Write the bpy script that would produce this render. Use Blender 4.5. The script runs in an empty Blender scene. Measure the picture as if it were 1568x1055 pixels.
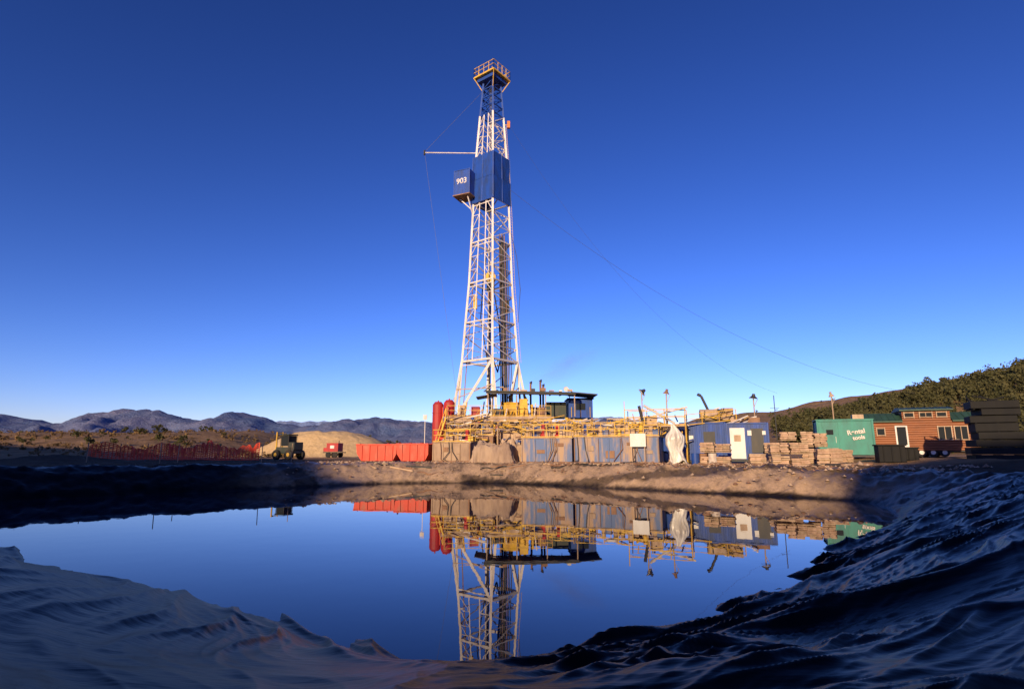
import bpy, math, random
import numpy as np
from mathutils import Vector, Matrix
random.seed(7); rng=np.random.RandomState(11)
D2R=math.radians
# ------------------------------------------------------------ noise
_p=rng.permutation(256); _p=np.concatenate([_p,_p,_p])
_ga=rng.rand(256)*2*np.pi; _gx=np.cos(_ga); _gy=np.sin(_ga)
def perlin(x,y):
    x=np.asarray(x,float); y=np.asarray(y,float)
    xi=np.floor(x).astype(int); yi=np.floor(y).astype(int)
    xf=x-xi; yf=y-yi; xi&=255; yi&=255
    u=xf*xf*xf*(xf*(xf*6-15)+10); v=yf*yf*yf*(yf*(yf*6-15)+10)
    def g(ix,iy,fx,fy):
        h=_p[_p[ix]+iy]; return _gx[h]*fx+_gy[h]*fy
    a=g(xi,yi,xf,yf); b=g(xi+1,yi,xf-1,yf); c=g(xi,yi+1,xf,yf-1); d=g(xi+1,yi+1,xf-1,yf-1)
    return ((a*(1-u)+b*u)*(1-v)+(c*(1-u)+d*u)*v)*1.5
def fbm(x,y,o=4):
    r=0;a=1;f=1
    for i in range(o):
        r=r+a*perlin(x*f+13.7*i,y*f+7.1*i); a*=.5; f*=2.03
    return r
def ss(a,b,x):
    t=np.clip((np.asarray(x,float)-a)/(b-a),0,1); return t*t*(3-2*t)
# ------------------------------------------------------------ materials
def new_mat(name):
    m=bpy.data.materials.new(name); m.use_nodes=True
    nt=m.node_tree; b=nt.nodes['Principled BSDF']; return m,nt,b
def ramp(nt,fac,c0,c1,p0=.3,p1=.7):
    r=nt.nodes.new('ShaderNodeValToRGB'); r.color_ramp.elements[0].position=p0; r.color_ramp.elements[1].position=p1
    r.color_ramp.elements[0].color=(*c0,1); r.color_ramp.elements[1].color=(*c1,1)
    nt.links.new(fac,r.inputs[0]); return r.outputs[0]
def noise(nt,scale,detail=5,rough=.6,obj=True,stretch=None):
    tc=nt.nodes.new('ShaderNodeTexCoord'); n=nt.nodes.new('ShaderNodeTexNoise')
    n.inputs['Scale'].default_value=scale; n.inputs['Detail'].default_value=detail; n.inputs['Roughness'].default_value=rough
    if stretch:
        mp=nt.nodes.new('ShaderNodeMapping'); mp.inputs['Scale'].default_value=stretch
        nt.links.new(tc.outputs['Object'],mp.inputs[0]); nt.links.new(mp.outputs[0],n.inputs['Vector'])
    else: nt.links.new(tc.outputs['Object'],n.inputs['Vector'])
    return n.outputs['Fac']
def bump(nt,b,h,strength=.3,dist=.05):
    bp=nt.nodes.new('ShaderNodeBump'); bp.inputs['Strength'].default_value=strength; bp.inputs['Distance'].default_value=dist
    nt.links.new(h,bp.inputs['Height']); nt.links.new(bp.outputs[0],b.inputs['Normal'])
def paint(name,c,c2=None,rough=.55,metal=0,scale=1.5,p0=.42,p1=.68,bs=.15,stretch=(1,1,.35)):
    m,nt,b=new_mat(name)
    if c2 is None: c2=tuple(v*.55 for v in c)
    f=noise(nt,scale,7,.65,stretch=stretch)
    nt.links.new(ramp(nt,f,c,c2,p0,p1),b.inputs['Base Color'])
    b.inputs['Roughness'].default_value=rough; b.inputs['Metallic'].default_value=metal
    bump(nt,b,f,bs,.03); return m
M={}
M['white']=paint('white_paint',(.80,.73,.66),(.48,.36,.28),scale=1.2,p0=.48,p1=.75)
M['blue']=paint('blue_paint',(.012,.07,.36),(.02,.05,.17))
M['bluetank']=paint('weathered_blue_tank',(.13,.19,.36),(.46,.31,.20),scale=.9,p0=.46,p1=.60,rough=.7,stretch=(1.4,1.4,.25))
M['yellow']=paint('yellow_paint',(.80,.50,.05),(.50,.27,.06))
M['red']=paint('red_paint',(.72,.055,.02),(.50,.13,.08),p0=.5,p1=.7)
M['dred']=paint('dark_red_paint',(.52,.03,.03),(.32,.04,.04))
M['rust']=paint('rusty_steel',(.34,.19,.11),(.17,.09,.06),rough=.8)
M['tan']=paint('dusty_tan_steel',(.58,.42,.28),(.34,.22,.14),rough=.85)
M['mud']=paint('mud_coated_steel',(.46,.33,.23),(.25,.17,.13),rough=.9,scale=.9)
M['dark']=paint('dark_steel',(.03,.03,.035),(.06,.05,.04))
M['black']=paint('black_tarp',(.005,.005,.006),(.010,.009,.008),rough=.8)
M['green']=paint('green_paint',(.03,.28,.22),(.03,.18,.15))
M['roofgreen']=paint('green_metal_roof',(.04,.10,.06),(.03,.06,.04))
M['dgreen']=paint('dark_green_canopy',(.04,.055,.04),(.07,.06,.05))
M['wood']=paint('stained_cedar_siding',(.36,.13,.05),(.22,.08,.035),rough=.6,scale=2.5,stretch=(.4,.4,3))
M['pallet']=paint('weathered_pallet_wood',(.48,.34,.22),(.28,.19,.12),rough=.9,scale=3)
M['sack']=paint('kraft_paper_sacks',(.62,.42,.29),(.36,.23,.15),rough=.9,scale=2)
M['sheet']=paint('white_plastic_sheet',(.78,.74,.68),(.50,.44,.38),rough=.35,scale=2)
M['signw']=paint('white_sign_panel',(.82,.8,.76),(.7,.66,.6),scale=1)
M['cable']=paint('steel_cable',(.10,.09,.09),(.05,.05,.05))
M['orange']=paint('orange_paint',(.75,.22,.03),(.45,.13,.03))
M['fence']=paint('red_plastic_mesh',(.85,.08,.03),(.75,.05,.02))
M['rubber']=paint('tyre_rubber',(.02,.02,.02),(.05,.04,.03),rough=.9)
m,nt,b=new_mat('window_glass'); b.inputs['Base Color'].default_value=(.03,.035,.04,1); b.inputs['Roughness'].default_value=.08; M['glass']=m
f=noise(nt,3); bump(nt,b,f,.03,.02)
# ground
m,nt,b=new_mat('dirt_ground')
def mixc(nt,fac,a,c):
    mx=nt.nodes.new('ShaderNodeMixRGB')
    if isinstance(fac,float): mx.inputs[0].default_value=fac
    else: nt.links.new(fac,mx.inputs[0])
    nt.links.new(a,mx.inputs[1]); nt.links.new(c,mx.inputs[2]); return mx.outputs[0]
def attr(nt,n):
    at=nt.nodes.new('ShaderNodeAttribute'); at.attribute_name=n; return at.outputs['Fac']
f1=noise(nt,.06,9,.65); f2=noise(nt,1.6,8,.7); f3=noise(nt,.35,8,.75)
c1=ramp(nt,f1,(.48,.29,.155),(.34,.21,.11),.35,.65); c2=ramp(nt,f2,(.19,.11,.055),(.60,.39,.22),.3,.75)
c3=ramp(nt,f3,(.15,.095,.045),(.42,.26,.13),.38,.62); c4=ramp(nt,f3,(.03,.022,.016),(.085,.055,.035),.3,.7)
o_=mixc(nt,.5,c1,c2); o_=mixc(nt,attr(nt,'scrub'),o_,c3); o_=mixc(nt,attr(nt,'painted_shade'),o_,c4)
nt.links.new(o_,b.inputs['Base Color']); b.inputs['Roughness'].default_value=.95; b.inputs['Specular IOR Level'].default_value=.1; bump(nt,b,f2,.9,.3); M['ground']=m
m,nt,b=new_mat('dark_hill_soil'); f2=noise(nt,.3,6,.7)
nt.links.new(ramp(nt,f2,(.05,.035,.02),(.09,.06,.035)),b.inputs['Base Color']); b.inputs['Roughness'].default_value=1; M['darksoil']=m
m,nt,b=new_mat('pale_sand'); f2=noise(nt,1.2,8,.7)
nt.links.new(ramp(nt,f2,(.78,.55,.29),(.58,.40,.20)),b.inputs['Base Color']); b.inputs['Roughness'].default_value=.95; b.inputs['Specular IOR Level'].default_value=.1; bump(nt,b,f2,.8,.3); M['sand']=m
# liner
m,nt,b=new_mat('black_plastic_liner')
f=noise(nt,.7,8,.65); fs=noise(nt,2.2,4,.5,stretch=(.4,1.5,1)); fst=noise(nt,.55,9,.78,stretch=(1.5,.6,1.2)); fg=noise(nt,5,8,.75)
near=ramp(nt,f,(.003,.0035,.005),(.011,.012,.015),.4,.78)
far=mixc(nt,.35,ramp(nt,fst,(.12,.09,.075),(.70,.48,.30),.38,.53),ramp(nt,fg,(.16,.10,.06),(.70,.48,.30),.35,.65))
du=attr(nt,'dust')
nt.links.new(mixc(nt,du,near,far),b.inputs['Base Color'])
b.inputs['Roughness'].default_value=.32; b.inputs['IOR'].default_value=1.125
hm=nt.nodes.new('ShaderNodeMath'); hm.operation='MULTIPLY'; nt.links.new(fg,hm.inputs[0]); nt.links.new(du,hm.inputs[1])
ha=nt.nodes.new('ShaderNodeMath'); ha.operation='MULTIPLY_ADD'; nt.links.new(hm.outputs[0],ha.inputs[0]); ha.inputs[1].default_value=3; nt.links.new(fs,ha.inputs[2])
bump(nt,b,ha.outputs[0],.4,.06); M['liner']=m
# water
m,nt,b=new_mat('pond_water'); b.inputs['Base Color'].default_value=(.004,.005,.02,1); b.inputs['Roughness'].default_value=.012; b.inputs['IOR'].default_value=1.42
f=noise(nt,1.1,3,.5); bump(nt,b,f,.06,.02); M['water']=m
# foliage
def leafmat(n,a,c,s=.35):
    m,nt,b=new_mat(n); f=noise(nt,s,5,.7); nt.links.new(ramp(nt,f,a,c,.35,.68),b.inputs['Base Color']); b.inputs['Roughness'].default_value=.9; b.inputs['Specular IOR Level'].default_value=.15; return m
M['leaf']=leafmat('juniper_foliage',(.045,.05,.02),(.12,.105,.042))
M['sage']=leafmat('sagebrush_foliage',(.12,.08,.04),(.30,.19,.09))
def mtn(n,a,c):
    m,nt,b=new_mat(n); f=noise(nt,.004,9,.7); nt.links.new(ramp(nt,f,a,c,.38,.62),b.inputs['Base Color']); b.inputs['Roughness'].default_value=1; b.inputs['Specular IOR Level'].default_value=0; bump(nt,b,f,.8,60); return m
M['mtn1']=mtn('haze_tinted_rock',(.11,.16,.29),(.21,.22,.32))  # bluish aerial haze is baked into the base colours of both ranges
M['mtn2']=mtn('far_haze_tinted_rock',(.26,.35,.55),(.34,.40,.55))
# ------------------------------------------------------------ builder
class B:
    def __init__(s): s.v=[]; s.f=[]; s.m=[]; s.mats=[]
    def mi(s,k):
        if k not in s.mats: s.mats.append(k)
        return s.mats.index(k)
    def add(s,vs,fs,k):
        o=len(s.v); s.v+= [tuple(v) for v in vs]; i=s.mi(k)
        for f in fs: s.f.append([o+a for a in f]); s.m.append(i)
    def box(s,c,d,k,rz=0,rx=0,ry=0):
        R=Matrix.Rotation(rz,3,'Z')@Matrix.Rotation(ry,3,'Y')@Matrix.Rotation(rx,3,'X'); c=Vector(c)
        vs=[c+R@Vector((x*d[0]/2,y*d[1]/2,z*d[2]/2)) for x in(-1,1) for y in(-1,1) for z in(-1,1)]
        s.add(vs,[(0,1,3,2),(4,6,7,5),(0,4,5,1),(2,3,7,6),(0,2,6,4),(1,5,7,3)],k)
    def beam(s,p,q,r,k,n=4,r2=None):
        p=Vector(p); q=Vector(q); d=q-p
        if d.length<1e-5: return
        d.normalize(); up=Vector((0,0,1)) if abs(d.z)<.95 else Vector((0,1,0))
        a=d.cross(up).normalized(); b=d.cross(a); r2=r if r2 is None else r2
        vs=[]
        for P,R in((p,r),(q,r2)):
            for i in range(n):
                t=2*math.pi*(i+.5)/n; vs.append(P+a*math.cos(t)*R+b*math.sin(t)*R)
        fs=[(n+i,n+(i+1)%n,(i+1)%n,i) for i in range(n)]+[tuple(range(n)),tuple(range(n,2*n))[::-1]]
        s.add(vs,fs,k)
    def path(s,pts,r,k,n=5):
        for a,b in zip(pts[:-1],pts[1:]): s.beam(a,b,r,k,n)
    def rail(s,p,q,k='yellow',h=1.1,sp=1.2,r=.035):
        p=Vector(p);q=Vector(q);L=(q-p).length;n=max(1,round(L/sp))
        for i in range(n+1):
            a=p.lerp(q,i/n); s.beam(a,a+Vector((0,0,h)),r,k)
        for hh in(h,h*.55): s.beam(p+Vector((0,0,hh)),q+Vector((0,0,hh)),r,k)
        s.beam(p+Vector((0,0,.07)),q+Vector((0,0,.07)),.05,k)
    def stair(s,p,q,w,k='yellow'):
        p=Vector(p);q=Vector(q); d=(q-p); h=Vector((d.x,d.y,0)).normalized(); sd=Vector((-h.y,h.x,0))*w/2
        for sg in(-1,1):
            s.beam(p+sd*sg,q+sd*sg,.09,k); s.beam(p+sd*sg+Vector((0,0,1)),q+sd*sg+Vector((0,0,1)),.035,k)
            for i in range(5):
                a=p.lerp(q,i/4)+sd*sg; s.beam(a,a+Vector((0,0,1)),.03,k)
        n=max(3,int(abs(d.z)/.22))
        for i in range(n):
            a=p.lerp(q,(i+.5)/n); s.box(a,(.25,w,.04),k,rz=math.atan2(h.y,h.x))
    def build(s,name,parent=None,smooth=False,bevel=0):
        me=bpy.data.meshes.new(name); me.from_pydata(s.v,[],s.f)
        for k in s.mats: me.materials.append(M[k])
        me.polygons.foreach_set('material_index',s.m)
        if smooth: me.polygons.foreach_set('use_smooth',[True]*len(s.f))
        me.update(); o=bpy.data.objects.new(name,me); bpy.context.collection.objects.link(o)
        if parent: o.parent=parent
        if bevel:
            md=o.modifiers.new('bevel','BEVEL'); md.width=bevel; md.segments=1; md.limit_method='ANGLE'
        return o
def empty(name,loc=(0,0,0),rz=0):
    e=bpy.data.objects.new(name,None); e.location=loc; e.rotation_euler=(0,0,rz); e.empty_display_size=.5
    bpy.context.collection.objects.link(e); return e
def npmesh(name,V,F,mat,smooth=True,attr=None):
    me=bpy.data.meshes.new(name); V=np.asarray(V,np.float32); F=np.asarray(F,np.int32); k=F.shape[1]
    me.vertices.add(len(V)); me.vertices.foreach_set('co',V.ravel())
    me.loops.add(F.size); me.loops.foreach_set('vertex_index',F.ravel())
    me.polygons.add(len(F)); me.polygons.foreach_set('loop_start',np.arange(len(F),dtype=np.int32)*k)
    try: me.polygons.foreach_set('loop_total',np.full(len(F),k,np.int32))
    except Exception: pass
    me.update(calc_edges=True); me.validate()
    me.polygons.foreach_set('use_smooth',[smooth]*len(me.polygons))
    if attr:
        for an,av in attr.items():
            a=me.attributes.new(an,'FLOAT','POINT'); a.data.foreach_set('value',np.asarray(av,np.float32))
    me.materials.append(mat); o=bpy.data.objects.new(name,me); bpy.context.collection.objects.link(o); return o
# ------------------------------------------------------------ terrain function
poly=np.array([(-26,26),(-22.5,31),(-15.5,37.8),(-9.4,44.5),(-3,44.8),(1.5,43),(8.5,36.6),(13.8,31.8),(17,29.3),(16.3,25),(13.0,20),(7.3,13.6),(5.8,11.4),(4.1,9.9),(2.7,8.5),(1.3,7.3),(-.3,7.0),(-1.7,7.2),(-2.9,8.5),(-4.8,10.0),(-7.3,11.3),(-10.3,13.1),(-15.2,16.8),(-22.5,21.8)])
for _ in range(2):
    nx=np.roll(poly,-1,0); q=.75*poly+.25*nx; r=.25*poly+.75*nx; poly=np.stack([q,r],1).reshape(-1,2)
seg=np.roll(poly,-1,0)-poly
def sdf(x,y):
    x=np.asarray(x,float);y=np.asarray(y,float)
    best=np.full(x.shape,1e9); ins=np.zeros(x.shape,bool)
    for i in range(len(poly)):
        ax,ay=poly[i]; dx,dy=seg[i]; L2=dx*dx+dy*dy+1e-12
        t=np.clip(((x-ax)*dx+(y-ay)*dy)/L2,0,1)
        d=(x-ax-t*dx)**2+(y-ay-t*dy)**2; best=np.minimum(best,d)
        by=ay+dy
        c=((ay>y)!=(by>y)); xc=ax+(y-ay)*dx/(dy if abs(dy)>1e-9 else 1e-9); ins^=(c&(x<xc))
    d=np.sqrt(best); return np.where(ins,-d,d)
G=1.38
def base(x,y,d=None):
    x=np.asarray(x,float);y=np.asarray(y,float)
    if d is None: d=sdf(x,y)
    nearw=1-ss(14,26,y)
    H=(1.35+.6*ss(2.5,9,x)+.2*ss(3,9,-x))*nearw+(G+.5*ss(20,32,x)+.12*ss(8,20,-x))*(1-nearw)
    L=5.2*nearw+3.6*(1-nearw)
    t=d/L; up=H*np.where(t<1,1-(1-np.clip(t,0,1))**1.3,1)
    z=np.where(d<0,np.maximum(d*.35,-2.2),up)
    away=ss(6,14,d)
    z=z+away*.12*fbm(x*.12,y*.12,4)
    z=z+(1-nearw)*ss(1.0,3.5,d)*(1-ss(6.5,9,d))*(.07+.16*ss(5,12,x))*fbm(x*.55,y*.55,4)
    r=np.hypot(x,y)
    z=z+(5.2+1.6*fbm(x*.02,y*.02,4))*ss(66,125,y)*ss(-40,-64,x)
    z=z+.6*np.exp(-((x+42)/4)**2-((y-53)/3)**2)
    fx=np.interp(x,[50,85,111,131,141,159,200,300,500],[1,6.5,10.5,14.5,17,22,31,39,43])
    z=z+(fx+ (fx*.12)*fbm(x*.015,y*.015,3))*ss(85,190,y)*ss(40,70,x)
    z=z+ss(110,260,r)*1.2*fbm(x*.01,y*.01,3)*(y>0)
    return z
def bz(x,y): return float(base(np.array([x]),np.array([y]))[0])
def dmax(x,y): return 4.9+1.0*perlin(x*.35,y*.35)+.5*perlin(x*1.1,y*1.1)+10*(1-ss(14,24,y))
# ground sheet
NR,NA=360,760
R=np.concatenate([[0.3],np.geomspace(.8,9000,NR-1)]); A=np.linspace(0,2*np.pi,NA,endpoint=False)
X=(R[:,None]*np.sin(A)[None]); Y=(R[:,None]*np.cos(A)[None])
d=sdf(X,Y); Z=base(X,Y,d); dm=dmax(X,Y)
Z=Z-.34*(1-ss(dm-1.2,dm-.5,d)); Z+=ss(3,6,d)*.07*fbm(X*1.3,Y*1.3,3)*(R[:,None]<120)
V=np.stack([X,Y,Z],-1).reshape(-1,3)
i=np.arange(NR-1)[:,None]; j=np.arange(NA)[None]; jn=(j+1)%NA
F=np.stack([i*NA+j,(i+1)*NA+j,(i+1)*NA+jn,i*NA+jn],-1).reshape(-1,4)
scb=ss(75,115,np.hypot(X,Y))
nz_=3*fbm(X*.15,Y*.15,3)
painted_shade=np.maximum(ss(-14,-20,X+nz_*.5)*(1-ss(62,72,Y+nz_)),ss(17,22,X+nz_*.4)*(1-ss(29,34,Y-X*.12+nz_*.4)))  # shade painted into the ground colour at left, right and near the viewer
painted_shade=np.maximum(painted_shade,1-ss(20,30,Y))
npmesh('dirt_ground',V,F[:, ::-1],M['ground'],attr={'scrub':scb.ravel()*.85,'painted_shade':painted_shade.ravel()*.92})
# liner
NA2,NR2=1200,640
A=np.linspace(D2R(-84),D2R(84),NA2); R=np.geomspace(.7,58,NR2)
X=R[:,None]*np.sin(A)[None]; Y=R[:,None]*np.cos(A)[None]
d=sdf(X,Y); Z=base(X,Y,d); dm=dmax(X,Y)
wn=1-ss(18,27,Y); rt=ss(-1.5,1.5,X)
wx=X+.7*perlin(X*.3,Y*.3)+.10*perlin(X*1.1,Y*1.1)*rt; wy=Y+.7*perlin(X*.3+9,Y*.3+4)+.10*perlin(X*1.1+5,Y*1.1)*rt
def ridg(a,b): return 1-np.abs(perlin(a,b))*2.0
def crease(a,b,w=.12):
    n_=perlin(a,b); return np.exp(-(np.sqrt(n_*n_+.0006)-.0245)/w)
def rot(a): return wx*math.cos(a)+wy*math.sin(a),-wx*math.sin(a)+wy*math.cos(a)
def rotp(a): return X*math.cos(a)+Y*math.sin(a),-X*math.sin(a)+Y*math.cos(a)
mod=.35+.9*ss(-.3,.5,perlin(X*.35+3,Y*.35))
mod2=.35+.9*ss(-.3,.5,perlin(X*.5+13,Y*.5+5))
u,v=rot(D2R(24)); u2,v2=rot(D2R(9)); u3,v3=rot(D2R(42))
fr=.11*crease(u*.10,v*.62,.2)+.08*crease(u2*.11+5,v2*1.05,.16)+mod2*.07*crease(u3*.13+8,v3*1.3,.13)+mod*(.055*crease(u*.13+3,v*2.3,.16)+.034*crease(u2*.18+1,v2*4.2,.2))+mod2*(.016*crease(u3*.3,v3*7,.25)+.016*crease(u*.25+9,v*8,.25))+.06*perlin(X*.4,Y*.4)
u,v=rot(D2R(-60)); u2,v2=rot(D2R(-50)); u3,v3=rot(D2R(-72))
fl=.10*perlin(u*.10,v*.42)+.11*crease(u*.07+2,v*.5,.2)+.06*mod2*crease(u2*.09+3,v2*.85,.15)+.06*mod*crease(u3*.10,v3*1.0,.13)+mod*(.022*crease(u*.12,v*2.3,.16)+.012*crease(u2*.14+6,v2*3.2,.18))
fl=fl-.05
u,v=rotp(D2R(70)); u2,v2=rotp(D2R(30))
ff=.10*crease(u*.2,v*.55,.18)+.08*crease(u2*.15,v2*.5,.16)+.03*ridg(X*1.3,Y*.6)+.06*crease(u*.3+4,v*1.5,.13)+.045*fbm(X*1.6,Y*1.6,4)
disp=wn*(rt*fr+(1-rt)*fl)+(1-wn)*ff
disp*=.5+.5*ss(1.2,4.5,np.hypot(X,Y))
disp-=.06*(1-ss(-.3,1.2,d))
Z=Z+disp-.06-.3*ss(dm-.9,dm,d)
for (cx,cy,w,l,h,a) in [(-1.75,7.7,.25,.9,.26,-50),(-1.0,7.3,.2,1.0,.18,-65),(1.35,7.8,.35,.8,.26,15),(2.1,8.2,.25,1.4,.14,25),(-3.4,9.1,.2,1.3,.18,-55),(3.4,9.7,.25,1.0,.18,20),(4.6,10.7,.25,.9,.18,15),(5.9,11.9,.3,1.1,.22,12),(7.0,13.3,.25,1.0,.2,10),(-8.3,12.2,.3,1.3,.2,-50),(-5.8,10.7,.25,1.3,.16,-60),(8.6,15.3,.3,1.3,.2,25),(10.3,17.2,.3,1.2,.16,30),(-12,14.4,.35,1.5,.2,-45)]:
    ca,sa=math.cos(D2R(a)),math.sin(D2R(a)); u=(X-cx)*ca+(Y-cy)*sa; v=-(X-cx)*sa+(Y-cy)*ca
    Z=Z+h*np.exp(-(np.sqrt(v*v+.0009)/w)*1.6)*np.exp(-(u/l)**2)
V=np.stack([X,Y,Z],-1).reshape(-1,3)
i=np.arange(NR2-1)[:,None]; j=np.arange(NA2-1)[None]
F=np.stack([i*NA2+j,i*NA2+j+1,(i+1)*NA2+j+1,(i+1)*NA2+j],-1).reshape(-1,4)
ok=((d>-3)&(d<dm+.1)).ravel(); F=F[ok[F].all(1)]
used=np.zeros(len(V),bool); used[F.ravel()]=True; idx=np.cumsum(used)-1
dust=((1-wn)*ss(-19,-11,X)*.97*(1-ss(15,19,X)*.8)); dust=np.clip(dust*(1-.9*(1-ss(.05,.25,Z+.08*perlin(X*.8,Y*.8))))*(1-.7*ss(.15,.3,perlin(X*.25+Y*.35+30,Y*.15))),0,1).ravel()
npmesh('pond_liner',V[used],idx[F],M['liner'],attr={'dust':dust[used]})
npmesh('pond_water',[(-34,3,0),(26,3,0),(26,52,0),(-34,52,0)],[(0,1,2,3)],M['water'],False)
# ridge behind the viewer: keeps the near shore in shade
SX,SY=-.35,-.937; EL=14.0; dT=(math.tan(D2R(EL))-.1944)*103
us=np.array([-260,-200,-70,-58,-48,-32,-27,-24,-14,0,5.2,6.4,9,15,30,100,260.]); hs=np.array([26,31,28.4,27.6,26.8,23.6,21.4,20.8,20.4,20.1,20.0,22.4,24,26.3,28,30,26.])+dT
U=np.concatenate([np.arange(-260,-80,6),np.arange(-80,60,.5),np.arange(60,261,6)]).astype(float); W=np.linspace(-60,52,40)
Hh=np.interp(U,us,hs)+.25*fbm(U*.35,U*0+3,4)
UU,WW=np.meshgrid(U,W); prof=np.where(WW<0,1+WW/60,1-WW/52); prof=np.clip(prof,0,1)
ZZ=Hh[None]*prof+1.2*fbm(UU*.08,WW*.08,3)*(prof<.97)*prof-.4+.4*prof
PX=SX*70+UU*.937+WW*.35; PY=SY*70-UU*.35*1+WW*.937
n=len(U); i=np.arange(len(W)-1)[:,None]; j=np.arange(n-1)[None]
F=np.stack([i*n+j,i*n+j+1,(i+1)*n+j+1,(i+1)*n+j],-1).reshape(-1,4)
npmesh('hill',np.stack([PX,PY,ZZ],-1).reshape(-1,3),F,M['darksoil'])
# ------------------------------------------------------------ mountains
def mountains(name,mat,D,prof,depth,seed,am):
    ks=np.array([p[0] for p in prof],float); es=np.array([p[1] for p in prof],float)
    k=np.linspace(ks[0],ks[-1],700); w=np.linspace(-1,1,60)
    K,Wd=np.meshgrid(k,w); Yy=D+Wd*depth; Xx=K*D
    h=np.interp(K,ks,es)*D
    sh=1-np.abs(Wd)**1.1
    nz=fbm(Xx/D*9+seed,Wd*1.6+seed,6)
    rd=1-np.abs(fbm(Xx/D*14+seed+Wd*.8,Wd*1.4+seed,4))*2
    Zz=h*(sh*(1+am*nz*(1-np.exp(-((Wd)/.25)**2)))+ .55*rd*(1-sh)*sh) -6 + h*.05*fbm(Xx/D*45,Wd*3,4)
    n=len(k); i=np.arange(len(w)-1)[:,None]; j=np.arange(n-1)[None]
    F=np.stack([i*n+j,i*n+j+1,(i+1)*n+j+1,(i+1)*n+j],-1).reshape(-1,4)
    npmesh(name,np.stack([Xx,Yy,Zz],-1).reshape(-1,3),F,mat)
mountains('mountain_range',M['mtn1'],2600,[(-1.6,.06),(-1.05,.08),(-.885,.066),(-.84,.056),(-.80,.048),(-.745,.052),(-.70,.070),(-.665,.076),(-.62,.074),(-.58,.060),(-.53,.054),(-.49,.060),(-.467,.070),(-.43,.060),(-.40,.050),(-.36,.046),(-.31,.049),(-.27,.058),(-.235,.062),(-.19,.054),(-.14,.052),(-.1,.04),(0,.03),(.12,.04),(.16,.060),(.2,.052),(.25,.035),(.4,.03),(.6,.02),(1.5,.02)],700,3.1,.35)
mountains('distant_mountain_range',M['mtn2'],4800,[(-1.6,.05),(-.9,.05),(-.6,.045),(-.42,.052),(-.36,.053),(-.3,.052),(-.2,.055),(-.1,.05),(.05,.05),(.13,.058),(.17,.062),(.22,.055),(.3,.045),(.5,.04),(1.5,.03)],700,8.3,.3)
# ------------------------------------------------------------ foliage masses
def foliage(name,mat,pts,sizes,nleaf,leaf,crown,trunk=True):
    Vs=[];Fs=[];o=0
    for (x,y,z),s in zip(pts,sizes):
        nb=rng.randint(4,8); bc=rng.randn(nb,3)*np.array([.24,.24,.17])*s; bc[:,2]+=s*(.55 if trunk else .35)
        br=s*(.16+.16*rng.rand(nb))
        w=rng.randint(0,nb,nleaf); dirs=rng.randn(nleaf,3); dirs/=np.linalg.norm(dirs,axis=1)[:,None]
        c=bc[w]+dirs*(br[w]*(.55+.5*rng.rand(nleaf)))[:,None]*np.array([1,1,crown])
        c[:,2]=np.maximum(c[:,2],.05*s)
        a=rng.randn(nleaf,3); a/=np.linalg.norm(a,axis=1)[:,None]; b=np.cross(a,rng.randn(nleaf,3)); b/=np.linalg.norm(b,axis=1)[:,None]
        L=leaf*s*(.6+.8*rng.rand(nleaf))[:,None]
        c=c+np.array([x,y,z]); q=np.stack([c-a*L-b*L*.6,c+a*L-b*L*.6,c+a*L*.7+b*L*.7,c-a*L*.8+b*L*.6],1)
        Vs.append(q.reshape(-1,3)); Fs.append(np.arange(nleaf*4).reshape(-1,4)+o); o+=nleaf*4
        if trunk:
            t=.05*s; q=np.array([(x-t,y-t,z-.3),(x+t,y-t,z-.3),(x+t*.3,y,z+s*.6),(x-t*.3,y,z+s*.6)]); Vs.append(q); Fs.append(np.arange(4)[None]+o); o+=4
            q=np.array([(x,y-t,z-.3),(x,y+t,z-.3),(x,y+t*.3,z+s*.6),(x,y-t*.3,z+s*.6)]); Vs.append(q); Fs.append(np.arange(4)[None]+o); o+=4
    return npmesh(name,np.concatenate(Vs),np.concatenate(Fs),mat,False)
def scatter(n,f):
    P=[]
    while len(P)<n:
        p=f(); 
        if p: P.append(p)
    P=np.array(P); z=base(P[:,0],P[:,1]); return np.column_stack([P,z])
def fr_():
    y=random.uniform(95,235); x=random.uniform(.46*y,1.15*y)
    if x<60: return None
    if random.random()>.3+.7*ss(60,120,x): return None
    if random.random()>.35 and perlin(x*.045,y*.045)<-.22: return None
    return x,y
P=scatter(1250,fr_); foliage('juniper_woodland',M['leaf'],P,2.8+3.0*rng.rand(len(P)),170,.064,.9)
def fl_():
    y=random.uniform(72,210); x=-random.uniform(.36*y,1.1*y)
    if perlin(x*.08,y*.08)<-.1: return None
    return x,y
P=scatter(1200,fl_); foliage('sagebrush_scrub',M['sage'],P,.4+.8*rng.rand(len(P))**2,46,.12,.7,False)
def fm_():
    y=random.uniform(220,800); x=random.uniform(-.75*y,.6*y); return x,y
P=scatter(400,fm_); foliage('distant_treeline',M['leaf'],P,1.5+1.3*rng.rand(len(P)),40,.12,.8,False)
def fl2():
    y=random.uniform(85,150); x=-random.uniform(.5*y,1.0*y); return x,y
P=scatter(55,fl2); foliage('juniper_shrubs',M['leaf'],P,.6+1.1*rng.rand(len(P)),140,.08,.8)
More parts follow.
